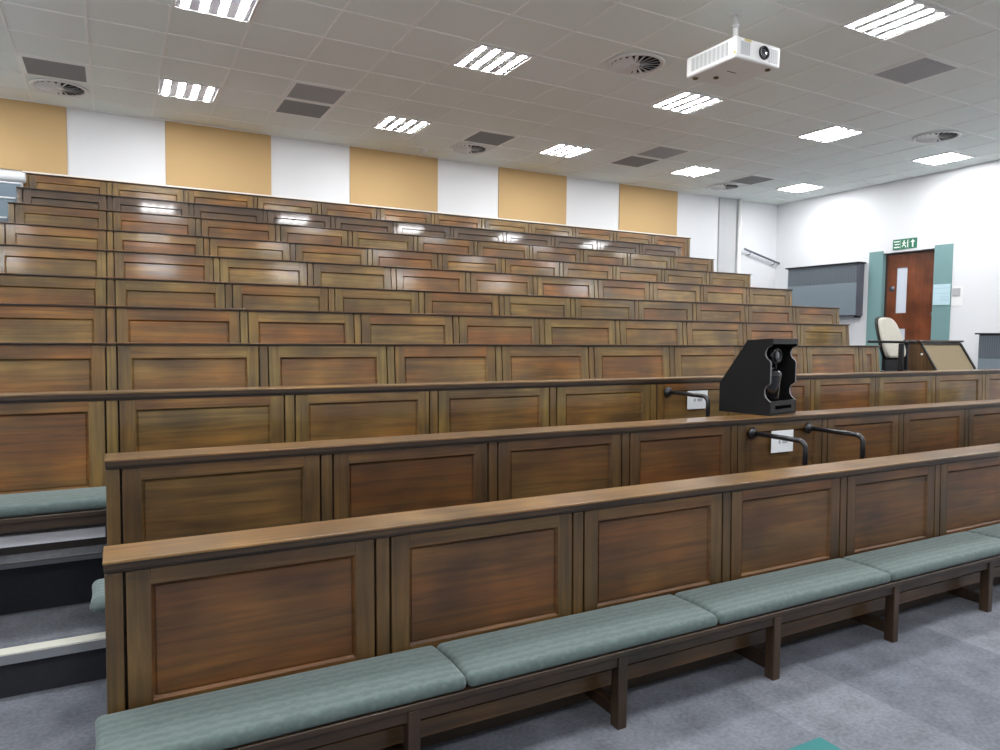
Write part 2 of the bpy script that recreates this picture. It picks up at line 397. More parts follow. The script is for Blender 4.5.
def make_pew(k, posts, label, ledge_over=.012):
    yk = Y[k]; zt = TOP[k]+EYE; bottom = .53 if k < 11 else .4
    t = thing('panelled_pew', label, 'pew', ((posts[0]+posts[-1])/2, yk, FL[k]), 0, 'rows of panelled pews')
    cx = t.location.x; zl = zt-FL[k]
    a, c = posts[0]-PWH-cx, posts[-1]+PWH-cx
    lt, ft = (.008, -.041) if k < 4 else (.005, -.015)
    suf = '_front' if k < 3 else ('_polished' if k == 10 else ''); mh, mv = M['wood_h'+suf], M['wood_v'+suf]
    b = MB(); b.box(a-.004, c+.004, -.02, .175 if k < 11 else .06, zl-lt, zl, M['wood_top'] if k < 4 else mh, .0015, 2); b.build('ledge', t)
    b = MB(); b.box(a-.002, c+.002, -.017, .06, zl+ft+(.014 if k < 4 else .003), zl-lt-.0002, M['wood_dark'], .001, 1); b.build('ledge_front_shade', t)  # dark wood carries the shade on the ledge's front face
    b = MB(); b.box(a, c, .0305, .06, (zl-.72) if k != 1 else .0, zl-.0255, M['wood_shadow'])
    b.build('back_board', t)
    b = MB(); b.box(a, c, .004, .030, zl+ft+.0003, zl+ft+(.0138 if k < 4 else .0028), M['wood_dark']); b.build('cove', t)  # nearly flush, its recess shade given by dark wood
    key = 'post%.3f%.3f' % (bottom, ft)+mh.name
    if key not in CACHE:
        b = MB(); b.box(-PWH, PWH, 0, .0304, -bottom, ft, mv, .003, 2); CACHE[key] = b.mesh('post')
    for p in posts: put('post', CACHE[key], t, (p-cx, 0, zl))
    for p, q in zip(posts, posts[1:]):
        w = q-p-2*PWH-2*GR
        fk = 'frame%.3f%.3f%.3f' % (w, bottom, ft)+mh.name; pk = 'panel%.3f%.3f' % (w, bottom)+mh.name
        if fk not in CACHE:
            CACHE[fk] = frame_mesh(w, bottom, ft, mh, mv); CACHE[pk] = panel_mesh(w-2*.066, PB-PT, mh)
        f = put('panel_frame', CACHE[fk], t, ((p+q)/2-cx, 0, zl))
        put('panel', CACHE[pk], f, (0, 0, -PB))
    # skirting below the panels
    b = MB(); b.box(a, c, -.0, .03, zl-.72, zl-bottom-.001, M['wood_dark']); b.build('skirting_board', t)
    th = math.radians(TILT.get(k, 2.8)); t.rotation_euler.x = -th      # the backs recline a little
    t.location.y -= math.sin(th)*(.42 if k < 4 else .66)
    return t
def posts(a, bb): return [X0+W*i for i in range(a, bb+1)]
ORD = {1: 'frontmost panelled oak pew behind the long cushioned bench on the floor', 2: 'second panelled oak pew from the front, carrying the black camera housing on its ledge',
 3: 'third panelled oak pew from the front, running behind the black camera housing', 4: 'fourth panelled oak pew from the front, ending beside the cream chair',
 5: 'fifth panelled oak pew from the front', 6: 'sixth panelled oak pew from the front', 7: 'seventh panelled oak pew from the front',
 8: 'eighth panelled oak pew from the front', 9: 'ninth panelled oak pew from the front, third below the coloured wall', 10: 'tenth panelled oak pew, second below the coloured wall panels',
 11: 'topmost panelled oak row against the back wall under the orange panels'}
RANGE = {1: (0, 10), 2: (0, 10), 3: (-1, 10), 4: (-1, 8), 5: (-1, 9), 6: (-1, 10), 7: (-1, 10), 8: (-1, 10), 9: (-1, 10), 10: (-1, 10), 11: (-1, 11)}
for k in range(1, 12):
    p = posts(*RANGE[k])
    if k == 4: p = p+[6.86]
    make_pew(k, p, ORD[k])
b = MB(); b.box(X0-W-.03, 9.12, BACK-.02, BACK-.001, TOP[11]+EYE+.001, TOP[11]+EYE+.028, M['trim'])
struct(b.build('trim_3'), 'cream strip along the top of the back row', 'trim')

# ------------------------------------------------------------------ benches and cushions
SEATZ = .3                                    # seat board top above the pew's floor
def make_bench(k, x0, x1, legs, label, floor=None):
    fz = FL[k] if floor is None else floor
    t = thing('bench', label, 'bench', ((x0+x1)/2, Y[k]-.14, fz), 0, 'wooden benches before the pews')
    cx, cy = t.location.x, t.location.y; dz = FL[k]-fz
    y0, y1 = Y[k]-.302-cy, Y[k]-.02-cy; a, c = x0-cx, x1-cx
    b = MB(); b.box(a, c, y0, y1, dz+SEATZ-.022, dz+SEATZ, M['wood_dark'], .004, 2); b.build('seat_board', t)
    b = MB(); b.box(a+.02, c-.02, y0+.012, y0+.034, dz+SEATZ-.062, dz+SEATZ-.0225, M['wood_dark'], .002, 1); b.build('apron', t)
    return t, cx, cy, dz
LEGX = [X0+W*i for i in range(0, 11)]
t, cx, cy, dz = make_bench(1, -.04, 8.26, None, 'long dark oak bench on the floor before the frontmost pew')
b = MB(); b.box(-.021, .021, -.024, .024, .0, SEATZ-.0225, M['wood_leg'], .004, 2); legm = b.mesh('leg')
b = MB(); b.box(-.017, .017, .0, .17, .035, .085, M['wood_leg'], .003, 1); strm = b.mesh('stretcher')
for x in LEGX:
    x = max(x, .02)
    l = put('leg', legm, t, (x-cx, Y[1]-.275-cy, 0)); put('stretcher', strm, l, (0, .0245, 0))
# plinth of the front pew, seen under the bench
b = MB(); b.box(-.03-cx, 8.25-cx, Y[1]-.19-cy, Y[1]-.17-cy, .115, .175, M['wood_h_front'], .002, 1); b.build('rear_rail', t)
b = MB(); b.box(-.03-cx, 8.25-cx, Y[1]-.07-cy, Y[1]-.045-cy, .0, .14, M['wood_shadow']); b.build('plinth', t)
t2, cx2, cy2, _ = make_bench(2, -.04, 8.26, None, 'dark oak bench between the frontmost and second pews')
for x in LEGX[::2]:
    x = max(x, .02); l = put('leg', legm, t2, (x-cx2, Y[2]-.275-cy2, 0)); put('stretcher', strm, l, (0, .0245, 0))
t3, cx3, cy3, _ = make_bench(3, X0-W-.03, 8.26, None, 'dark oak bench before the third pew, reaching into the left aisle')
for x in [.03+W*i for i in range(0, 10, 2)]:
    l = put('leg', legm, t3, (x-cx3, Y[3]-.275-cy3, 0)); put('stretcher', strm, l, (0, .0245, 0))
b = MB(); b.box(X0-W-.03-cx3, -.045-cx3, Y[3]-.25-cy3, Y[3]-.23-cy3, SEATZ-.135, SEATZ-.085, M['metal_grey'], .003, 1)
o = b.build('lower_rail', t3); o['label'] = 'pale grey rail under the seat'
b = MB(); b.box(X0-W-.03-cx3, X0-W-cx3, Y[3]-.28-cy3, Y[3]-.03-cy3, -.2, SEATZ-.0225, M['wood_leg'], .003, 1); b.build('end_bracket', t3)
def cushion_mesh(L, D=.285, T=.048, B=.021):
    b = MB(); b.box(-L/2, L/2, -D/2, D/2, 0, T, M['fabric'], B, 4)
    bm = b.bm
    nx = 14
    for i in range(1, nx):
        g = bm.verts[:]+bm.edges[:]+bm.faces[:]
        bmesh.ops.bisect_plane(bm, geom=g, plane_co=(-L/2+L*i/nx, 0, 0), plane_no=(1, 0, 0))
    for i in range(1, 5):
        g = bm.verts[:]+bm.edges[:]+bm.faces[:]
        bmesh.ops.bisect_plane(bm, geom=g, plane_co=(0, -D/2+D*i/5, 0), plane_no=(0, 1, 0))
    for v in bm.verts:
        if v.co.z > T*.6:
            u = 1-(2*v.co.x/L)**4; w = 1-(2*v.co.y/D)**2
            v.co.z += .010*max(0, u)*max(0, w)
        v.co.x += .003*math.sin(v.co.y*23+v.co.z*40)
    for f in bm.faces: f.smooth = True
    return b.mesh('bench_cushion')
CL = 1.122
cm = cushion_mesh(1.115)
lab = ['sage green bench cushion at the left end of the front bench', 'second sage green cushion from the left on the front bench', 'third sage green cushion from the left on the front bench',
       'fourth sage green cushion from the left on the front bench', 'sage green front-bench cushion cut off by the right edge of view']+['sage green front-bench cushion beyond the right edge of view']*2
for i in range(7):
    o = put('bench_cushion', cm if i else cushion_mesh(1.065), None, (1.0+CL*(i-.5) if i else .4675, Y[1]-.16, FL[1]+SEATZ+.0005))
    tag(o, lab[i], 'cushion', 'sage green bench cushions' if i < 5 else 'front-bench cushions outside the view')
o = put('bench_cushion', cushion_mesh(1.115, .25, .058, .0285), None, (-.086+1.115/2, Y[2]-.185, FL[2]+SEATZ+.0005))
tag(o, 'sage green cushion on the second bench, its rounded end poking past the front pew', 'cushion', 'sage green bench cushions')
o = put('bench_cushion', cushion_mesh(1.115), None, (-.30, Y[3]-.155, FL[3]+SEATZ+.0005))
tag(o, 'sage green cushion on the third bench, seen in the left aisle', 'cushion', 'sage green bench cushions')

# ------------------------------------------------------------------ grab rails and papers on the pew backs
def grab_rail(x, yp, z, reach, drop, label):
    t = thing('grab_rail', label, 'grab rail', (x, yp, z), 0, 'black grab rails on the pews')
    b = MB(); b.lathe([(.004, 0), (.036, 0), (.036, .008), (.024, .014), (.017, .03)], (0, 0, 0), M['black_metal'], 20, 'Y'); b.build('flange', t)
    b = MB(); R_ = .045
    p = [(0, -.01, 0), (0, -reach+R_, 0)]
    for i in range(1, 7):
        a = i/6*PI/2; p.append((0, -reach+R_-R_*math.sin(a), -R_+R_*math.cos(a)))
    p.append((0, -reach, -drop)); b.tube(p, .0145, M['black_metal'], 14); b.build('rail_tube', t)
    return t
grab_rail(3.412, Y[3]-.0005, -.391+EYE, .385, .30, 'black bent grab rail on the third pew, left of the camera housing')
grab_rail(3.43, Y[2]-.0005, -.586+EYE, .385, .30, 'black bent grab rail left of the white notice on the second pew')
grab_rail(3.94, Y[2]-.0005, -.5826+EYE, .385, .30, 'black bent grab rail right of the white notice on the second pew')
def notice(x0, x1, z0, z1, y, label):
    cx_, cz_ = (x0+x1)/2, (z0+z1)/2
    t = thing('paper_notice', label, 'notice', (cx_, y, cz_), 0, 'white paper notices on the pews')
    w, h = (x1-x0)/2, (z1-z0)/2
    b = MB(); b.box(-w, w, -.0035, -.0015, -h, h, M['paper']); b.build('sheet', t)
    b = MB()
    for a, c in ((-.035, -.018), (.0, .012), (.016, .028), (.032, .044)): b.box(a, c, -.0042, -.0036, -.012, .010, M['ink'], .003, 1)
    b.build('print', t)
notice(3.592, 3.785, -.520+EYE, -.389+EYE, Y[3], 'white printed notice stuck on the third pew')
notice(3.598, 3.797, -.722+EYE, -.584+EYE, Y[2], 'white printed notice stuck on the second pew between two grab rails')

# ------------------------------------------------------------------ camera housing on the second pew's ledge
rz = math.radians(12)
hz = TOP[2]+EYE
HX, HY = 3.622, 3.115
t = thing('camera_housing', 'black open-fronted board housing standing on the second pew ledge', 'camera housing', (HX, HY, hz), rz)
HW, HD, HH = .335, .36, .487
T_ = .016
side = [(0, 0), (HD, 0), (HD, .19), (.165, HH-.012), (0, HH)]
def arc(cx_, cz_, r, a0, a1, n=7): return [(cx_+r*math.cos(math.radians(a0+(a1-a0)*i/n)), cz_+r*math.sin(math.radians(a0+(a1-a0)*i/n))) for i in range(n+1)]
# the open front edge is cut back in a wavy outline (y forward = 0)
wavy = [(0, HH), (0, HH-.045)]+[(.03, HH-.060), (.042, HH-.085), (.042, HH-.105), (.030, HH-.128), (.012, HH-.14), (.004, HH-.155), (.004, .205), (.010, .195), (.030, .185), (.042, .160), (.040, .130), (.028, .108), (.008, .092), (0, .085)]
prof = [(0, 0), (HD, 0), (HD, .19), (.165, HH-.012)]+wavy
for x0_, nm in ((0, 'side_panel'), (HW-T_, 'side_panel')):
    b = MB(); b.prism(prof, 0, x0_, x0_+T_, M['black'])
    b.build(nm, t)
b = MB(); b.prism([(-.002, HH-.035), (-.002, HH), (.165, HH-.012), (.165, HH-.03)], 0, T_, HW-T_, M['edge_grey']); b.mats[0] = M['black_plastic']; b.build('top_panel', t)
b = MB(); b.prism([(.165, HH-.028), (.165, HH-.012), (HD, .19), (HD-.014, .18)], 0, T_, HW-T_, M['black']); b.prism([(HD-.014, .0), (HD, .0), (HD, .19), (HD-.014, .18)], 0, T_, HW-T_, M['black']); b.build('back_panel', t)
b = MB(); b.box(T_, HW-T_, .001, HD-.015, .0, .014, M['black']); b.build('base_panel', t)
b = MB()
b.box(T_, HW-T_, .0, .014, .0141, .035, M['black_plastic']); b.box(T_, HW-T_, .0, .014, .058, .088, M['black_plastic'])
b.box(T_, .07, .0, .014, .035, .058, M['black_plastic']); b.box(HW-.06, HW-T_, .0, .014, .035, .058, M['black_plastic'])
b.build('front_lip', t)
# grey worn cut edges
b = MB()
for x0_ in (0, HW-T_):
    w2 = wavy[1:]
    for p, q in zip(w2, w2[1:]):
        b.prism([(p[0]-.0012, p[1]), (q[0]-.0012, q[1]), (q[0]-.0002, q[1]), (p[0]-.0002, p[1])], 0, x0_+.001, x0_+T_-.001, M['edge_grey'])
b.build('cut_edge', t)
# pan-tilt camera inside
ca, sa = math.cos(rz), math.sin(rz)
px, py = HW*.44, .112
cxw, cyw = HX+px*ca-py*sa, HY+px*sa+py*ca
t = thing('video_camera', 'glossy black pan-tilt camera inside the black housing', 'camera', (cxw, cyw, hz+.0145), rz)
b = MB(); b.lathe([(.080, 0), (.088, .004), (.088, .175), (.092, .20), (.097, .23), (.098, .250), (.092, .263), (.06, .271), (.03, .272)], (0, 0, 0), M['black_gloss'], 28); b.build('base', t)
b = MB(); b.box(-.078, -.060, -.035, .035, .269, .415, M['black_gloss'], .008, 2); b.box(.060, .078, -.035, .035, .269, .415, M['black_gloss'], .008, 2)
b.box(-.075, .075, -.032, .032, .269, .285, M['black_gloss'], .005, 2); b.build('yoke', t)
b = MB(); b.lathe([(.02, -.075), (.05, -.070), (.058, -.05), (.058, .05), (.052, .066), (.046, .072)], (0, 0, .362), M['black_gloss'], 28, 'Y'); hd = b.build('camera_head', t)
b = MB(); b.lathe([(.044, .070), (.044, .082), (.036, .084), (.034, .074)], (0, 0, .362), M['black_plastic'], 24, 'Y'); b.lathe([(.001, .079), (.02, .078), (.034, .0745), (.034, .074)], (0, 0, .362), M['lens'], 24, 'Y'); b.build('lens', hd)

# ------------------------------------------------------------------ ceiling lights
def make_light():
    t = bpy.data.objects.new('ceiling_light', None); C.objects.link(t)
    w, h = .586/2, .570/2
    b = MB()
    for (x0, x1, y0, y1) in ((-w, w, -h, -h+.018), (-w, w, h-.018, h), (-w, -w+.018, -h+.018, h-.018), (w-.018, w, -h+.018, h-.018)):
        b.box(x0, x1, y0, y1, -.012, -.0005, M['metal_white'], .002, 1)
    b.build('frame', t)
    b = MB(); b.box(-w+.018, w-.018, -h+.018, h-.018, -.006, -.0005, M['metal_grey']); b.build('reflector', t)
    b = MB(); i = b.mi(M['lamp']); L_, R_ = .525, .028
    # shallow lens with rounded ends
    pts = []
    for j in range(9): a = -PI/2+PI*j/8; pts.append((R_*math.sin(a) if 0 else R_*math.cos(a+PI/2), L_/2-R_*.6+R_*.6*math.sin(a+PI/2)))
    up = [(R_*math.cos(PI*j/8), L_/2-R_*.8+R_*.8*math.sin(PI*j/8)) for j in range(9)]
    dn = [(-p[0], -p[1]) for p in up]
    poly = up+dn
    lo = [b.bm.verts.new((p[0]*.86, p[1]*.985, -.0095)) for p in poly]; hi = [b.bm.verts.new((p[0], p[1], -.0065)) for p in poly]
    f = b.bm.faces.new(lo); n = len(poly)
    for j in range(n): b.bm.faces.new([lo[j], lo[(j+1) % n], hi[(j+1) % n], hi[j]])
    lm = b.mesh('lamp')
    for k in range(4): put('lamp', lm, t, ((k-1.5)*.138, .004, 0))
    return t
proto = make_light()
VIS = {(0, 2): 'first from the left in the row nearest the back wall', (1, 2): 'second from the left in the row nearest the back wall', (2, 2): 'third from the left in the row nearest the back wall',
       (3, 2): 'fourth from the left in the row nearest the back wall', (4, 2): 'last on the right in the row nearest the back wall',
       (0, 1): 'cut by the top edge at upper left', (1, 1): 'left of the projector and round vent', (2, 1): 'just behind the projector', (3, 1): 'in the middle row, third right of the round vent',
       (4, 1): 'nearest the side wall above the exit door', (2, 0): 'largest one, right of the projector', (3, 0): 'sliver cut by the right edge'}
first = True
for i in range(-1, 5):
    for j in range(-2, 3):
        if i == -1 and j > 1: pass
        o = proto if first else copy_tree(proto); first = False
        o.location = (GX+2.4144*i+.296, GY+2.3856*j-.2845, CEIL-.0012)
        if (i, j) in VIS: tag(o, 'square four-strip ceiling light, '+VIS[(i, j)], 'ceiling light', 'four-strip ceiling lights')
        else: tag(o, 'square four-strip ceiling light outside the photographed view', 'ceiling light', 'four-strip ceiling lights outside the view')

# ------------------------------------------------------------------ ceiling grilles, diffusers, detector
def tile_c(i, j): return (GX+TX*(i+.5), GY+TY*(j-.5)+0, CEIL-.0065)
def make_grille(i, j, mat, label, sx=1, sy=1):
    t = thing('ceiling_grille', label, 'air grille', tile_c(i, j), 0, 'grey air grilles in the ceiling')
    w, h = (TX-.02)/2, (TY-.02)/2
    iw, ih = w*sx-.035, h*sy-.035
    b = MB(); b.box(-w, w, -h, -ih, -.004, 0, M['tbar']); b.box(-w, w, ih, h, -.004, 0, M['tbar']); b.box(-w, -iw, -ih, ih, -.004, 0, M['tbar']); b.box(iw, w, -ih, ih, -.004, 0, M['tbar']); b.build('frame', t)
    b = MB(); b.box(-iw, iw, -ih, ih, -.0015, .0, mat)
    n = 22
    for k in range(n):
        y_ = -ih+2*ih*(k+.5)/n
        b.box(-iw, iw, y_-.004, y_+.004, -.0045, -.0016, mat)
    b.build('mesh', t)
make_grille(-2, 8, M['grille'], 'dark grey air grille at the far left of the ceiling', 1, 1)
make_grille(2, 7, M['grille_pale'], 'paler grey air grille of the pair above the second orange panel')
make_grille(2, 8, M['grille'], 'darker grey air grille of the pair above the second orange panel')
make_grille(6, 8, M['grille'], 'grey air grille beside the small round vent above the middle of the back wall')
make_grille(10, 7, M['grille_pale'], 'paler grey air grille of the pair above the last orange panel')
make_grille(10, 8, M['grille'], 'darker grey air grille of the pair above the last orange panel')
make_grille(14, 8, M['grille'], 'grey air grille between the two rightmost back-row ceiling lights')
make_grille(10, 1, M['grille_pale'], 'large plain grey air grille right of the projector')
def make_diffuser(i, j, label):
    t = thing('swirl_diffuser', label, 'air diffuser', tile_c(i, j), 0, 'round swirl air diffusers')
    b = MB()
    b.lathe([(.272, 0), (.272, -.006), (.262, -.013), (.236, -.013), (.226, -.005), (.226, -.0005)], (0, 0, 0), M['metal_white'], 40)
    b.build('ring', t)
    b = MB(); b.lathe([(.226, -.0012), (.226, -.0004)], (0, 0, 0), M['black'], 32); b.build('opening', t)
    b = MB(); n = 20
    for k in range(n):
        a = 2*PI*k/n; mt = Matrix.Rotation(a, 4, 'Z') @ Matrix.Translation((.135, 0, -.011)) @ Matrix.Rotation(math.radians(26), 4, 'X')
        b.box(-.085, .088, -.019, .019, -.0012, .0012, M['metal_white'], 0, 1, mt)
    b.lathe([(.042, -.001), (.042, -.012), (.03, -.016), (.004, -.017)], (0, 0, 0), M['metal_white'], 20)
    b.build('vanes', t)
make_diffuser(-2, 9, 'round swirl vent at the far left under the dark grille')
make_diffuser(6, 3, 'large round swirl vent left of the projector')
make_diffuser(6, 9, 'small round swirl vent above the middle white wall stripe')
make_diffuser(14, 9, 'round swirl vent near the back right corner')
make_diffuser(14, 3, 'round swirl vent above the exit door side of the ceiling')
t = thing('smoke_detector', 'small white smoke detector on the ceiling by the back wall', 'detector', (GX+TX*5.64, GY+TY*9.18, CEIL-.0005))
b = MB(); b.lathe([(.055, 0), (.055, -.012), (.05, -.02)], (0, 0, 0), M['metal_white'], 24); b.build('base', t)
b = MB(); b.lathe([(.048, -.0201), (.045, -.038), (.03, -.048), (.004, -.05)], (0, 0, 0), M['pale_plastic'], 24); b.build('sensor_head', t)

# ------------------------------------------------------------------ projector
PX0, PX1, PY0, PY1, PZ0, PZ1 = 4.143, 4.626, 3.985, 4.517, 2.10+EYE, 2.262+EYE
t = thing('projector', 'white projector hanging from the ceiling on a short pole', 'projector', ((PX0+PX1)/2, (PY0+PY1)/2, PZ0))
w, d, h = (PX1-PX0)/2, (PY1-PY0)/2, PZ1-PZ0
b = MB(); b.box(-w, w, -d, d, 0, h, M['metal_white'], .018, 3); body = b.build('body', t)
b = MB(); b.box(-w-.002, -w+.004, -d+.075, d-.06, .035, h-.025, M['proj_vent'], .0015, 1); b.build('side_vent', body)
b = MB(); b.box(-w+.05, -w+.15, -d-.002, -d+.004, .035, h-.03, M['proj_vent_front'], .0015, 1); b.build('front_vent', body)
b = MB(); b.box(w-.13, w-.03, -d-.002, -d+.004, .025, h-.03, M['proj_vent_front'], .0015, 1); b.build('front_vent', body)
b = MB(); b.lathe([(.052, 0), (.052, .012), (.043, .014), (.040, .004), (.03, -.003)], (.055, -d, h*.52), M['black_plastic'], 32, 'Y')
b.lathe([(.040, .003), (.038, .0045), (.022, .010), (.001, .012)], (.055, -d, h*.52), M['lens'], 32, 'Y'); b.build('lens', t)
M['sticker'] = plain('yellow_sticker', (.55, .47, .12), .5)
b = MB(); b.box(-w+.09, -w+.16, -d-.0012, -d+.003, h-.026, h-.010, M['sticker']); b.build('sticker', body)
b = MB(); b.box(-w-.0012, -w+.003, -d+.004, -d+.02, .03, .05, M['sticker']); b.box(-.08, .02, -.03, -.022, -.0012, .002, M['black']); b.build('underside_label', body)
M['foot_brown'] = plain('rubber_foot', (.10, .08, .03), .6)
for fx, fy in ((-w+.06, d-.05), (w-.07, -d+.06), (-.05, .12)):
    b = MB(); b.lathe([(.022, 0), (.022, -.006), (.018, -.010)], (fx, fy, 0), M['foot_brown'], 18); b.build('foot', t)
lx, ly = 4.40-(PX0+PX1)/2, 4.24-(PY0+PY1)/2
b = MB(); b.lathe([(.021, h), (.021, CEIL-.012-PZ0)], (lx, ly, 0), M['metal_white'], 20); b.build('pole', t)
b = MB(); b.lathe([(.055, CEIL-.013-PZ0), (.055, CEIL-.0005-PZ0)], (lx, ly, 0), M['metal_white'], 24); b.lathe([(.028, CEIL-.11-PZ0), (.028, CEIL-.08-PZ0)], (lx, ly, 0), M['pale_plastic'], 20); b.build('ceiling_mount', t)
b = MB(); b.box(lx-.09, lx+.09, ly-.07, ly+.07, h, h+.012, M['black_plastic'], .003, 1); b.build('bracket', t)
for fx, fy in ((-w+.05, d-.06), (w-.05, -d+.05)):
    b = MB(); b.box(fx-.02, fx+.02, fy-.015, fy+.015, h-.002, h+.012, M['black_plastic'], .003, 1); b.build('mounting_lug', t)

# ------------------------------------------------------------------ back wall: orange panels, grey strip, pipe, rail
zb = TOP[11]+EYE+.029
ED = [(-.215, -.0446), (.0614, .1899), (.2978, .4325), (.5365, .6643), (.7741, .9058)]
ON = ['orange wall panel at the far left, cut by the photo edge', 'second orange wall panel from the left, between the two widest white stripes', 'middle orange wall panel of the five, under the smoke detector',
      'fourth orange wall panel from the left', 'last orange wall panel on the right, nearest the corner']
for (a, c), l in zip(ED, ON):
    b = MB(); yb = BACK-.018
    b.box(a*yb, c*yb, yb, BACK-.0005, zb, CEIL-.0125, M['orange'], .003, 1)
    tag(b.build('wall_panel'), l, 'wall panel', 'orange fabric wall panels')
b = MB(); b.box(1.0105*9.72, 1.0535*9.72, BACK-.03, BACK-.0005, LAND, CEIL-.013, M['wall_grey'])  # flat grey strip against the back wall
struct(b.build('trim_4'), 'grey flat strip in the back corner', 'trim')
b = MB(); b.tube([(1.0635*9.70, 9.70, LAND+.001), (1.0635*9.70, 9.70, CEIL-.0065)], .036, M['metal_white'], 20)
tag(b.build('pipe'), 'white vertical pipe near the back right corner', 'pipe')
t = thing('handrail', 'slim dark sloping handrail by the white pipe', 'handrail', (10.46, 9.66, 1.6+EYE))
b = MB(); b.tube([(10.36-10.4, 0, .050), (11.36-10.4, 0, -.185)], .019, M['steel'], 12); b.build('rail', t)
for x_ in (.12, .78):
    z_ = .050-(x_+.04)*.235
    b = MB(); b.tube([(x_, 0, z_-.018), (x_, .02, z_-.055), (x_, .085, z_-.06)], .008, M['steel'], 10); b.build('rail_bracket', t)
# ------------------------------------------------------------------ right wall: convectors, door, sign, switch
def convector(y0, y1, ztop, zbot, depth, band, label):
    xw0, xw1 = XW(y0), XW(y1); x = min(xw0, xw1)-.003
    t = thing('convector_heater', label, 'heater', (x, (y0+y1)/2, zbot), 0, 'grey wall convectors')
    cy_ = (y0+y1)/2; w_ = (y1-y0)/2; hh = ztop-zbot
    b = MB(); b.box(-depth+.012, 0, -w_, w_, .0, hh-.022, M['conv_end'], .004, 1); b.build('casing', t)
    b = MB(); b.box(-depth, -depth+.0118, -w_+.02, w_-.005, band, hh-.024, M['conv_dark'], .002, 1); b.build('louvre', t)
    b = MB(); b.box(-depth, -depth+.0118, -w_+.02, w_-.005, .012, band-.003, M['conv_lite'], .002, 1); b.build('front_panel', t)
    b = MB(); b.box(-depth-.03, .0, -w_-.03, w_+.04, hh-.022, hh, M['black_plastic'], .004, 2); b.build('lid', t)
    b = MB(); b.box(-depth*.55, -.01, -w_+.02, -w_+.10, -.03, 0, M['black_plastic']); b.build('foot_bracket', t)
    return t
convector(7.79, 9.22, 1.292+EYE, .385+EYE, .17, .565, 'grey louvred wall convector left of the exit door')
convector(4.0, 5.69, .095+EYE, -.62+EYE, .22, .36, 'grey louvred wall convector cut by the right edge of view')
# door
xd = XW((DY0+DY1)/2)+.10
door = thing('door_1', 'red-brown exit door with a narrow vision panel', 'door', (xd, (DY0+DY1)/2, LAND)); door['kind'] = 'structure'
cyd = (DY0+DY1)/2; dw = (DY1-DY0)/2; dh = DTOP-LAND
V1 = (7.255-cyd, 7.075-cyd, .42+EYE-LAND, 1.16+EYE-LAND); V2 = (7.235-cyd, 7.075-cyd, -.45+EYE-LAND, .165+EYE-LAND)
fw = .035
b = MB()
ya, yb_ = V1[1], V1[0]
b.box(0, .045, -dw+fw, ya, .005, dh-fw, M['wood_door']); b.box(0, .045, yb_, dw-fw, .005, dh-fw, M['wood_door'])
b.box(0, .045, ya, yb_, .005, V2[2], M['wood_door']); b.box(0, .045, ya, yb_, V2[3], V1[2], M['wood_door']); b.box(0, .045, ya, yb_, V1[3], dh-fw, M['wood_door'])
b.build('door_leaf', door)
for v in (V1, V2):
    b = MB(); b.box(.012, .022, ya+.002, yb_-.002, v[2]+.002, v[3]-.002, M['glass']); b.build('vision_panel', door)
b = MB(); b.box(-.01, .055, -dw+.002, -dw+fw-.001, 0.002, dh-.002, M['frame_dark']); b.box(-.01, .055, dw-fw+.001, dw-.002, .002, dh-.002, M['frame_dark']); b.box(-.01, .055, -dw+fw, dw-fw, dh-fw+.001, dh-.002, M['frame_dark'])
b.build('door_frame', door)
b = MB(); b.lathe([(.045, 0), (.045, -.006), (.002, -.007)], (0, dw-.12, 1.62), M['steel'], 20, 'X'); b.build('door_disc', door)
b = MB(); b.box(-.006, -.0005, -dw+.06, -dw+.10, 1.18, 1.22, M['steel'], .002, 1); b.build('door_lock', door)
# corridor beyond the glass
b = MB(); b.box(xd+.10, xd+.12, DY0-.05, DY1+.05, LAND, DTOP, M['wall']); struct(b.build('wall_corridor'))
# teal surround boards on the wall face
b = MB(); y0, y1 = DY1+.002, 7.70
b.prism([(XW(y0)-.014, y0), (XW(y0)-.001, y0), (XW(y1)-.001, y1), (XW(y1)-.014, y1)], 2, LAND, TEALT, M['teal']); b.box(XW(y0)-.014, xd-.012, DY1-.0015, DY1+.0015, LAND, DTOP, M['teal'])
struct(b.build('trim_5'), 'teal painted board left of the exit door', 'trim')
b = MB(); y0, y1 = 6.29, DY0-.002
b.prism([(XW(y0)-.014, y0), (XW(y0)-.001, y0), (XW(y1)-.001, y1), (XW(y1)-.014, y1)], 2, LAND, TEALT, M['teal'])
struct(b.build('trim_6'), 'teal painted board right of the exit door', 'trim')
yN0, yN1 = 6.30, 6.555; xn = XW(6.4)-.024
t = thing('door_notice', 'pale blue notice on the teal board beside the exit door', 'notice', (xn, (yN0+yN1)/2, .68+EYE))
b = MB(); b.box(0, .006, -.1275, .1275, -.155, .162, M['notice']); b.build('sheet', t)
b = MB()
for z_ in (.02, .10): b.box(-.001, .0, -.12, .12, z_-.004, z_+.004, M['notice_line'])
for z_ in (-.03, -.06, -.09): b.box(-.001, .0, -.11, .02, z_-.004, z_+.004, M['notice_line'])
b.build('print', t)
xs = XW(6.2)-.006
t = thing('wall_switch', 'grey square switch on a white plate by the teal board', 'switch', (xs, 6.215, .655+EYE))
b = MB(); b.box(0, .005, -.095, .065, -.15, .15, M['metal_white'], .002, 1); b.build('back_plate', t)
b = MB(); b.box(-.012, -.0005, -.06, .055, .0, .115, M['switch_grey'], .003, 1); b.build('switch_cover', t)
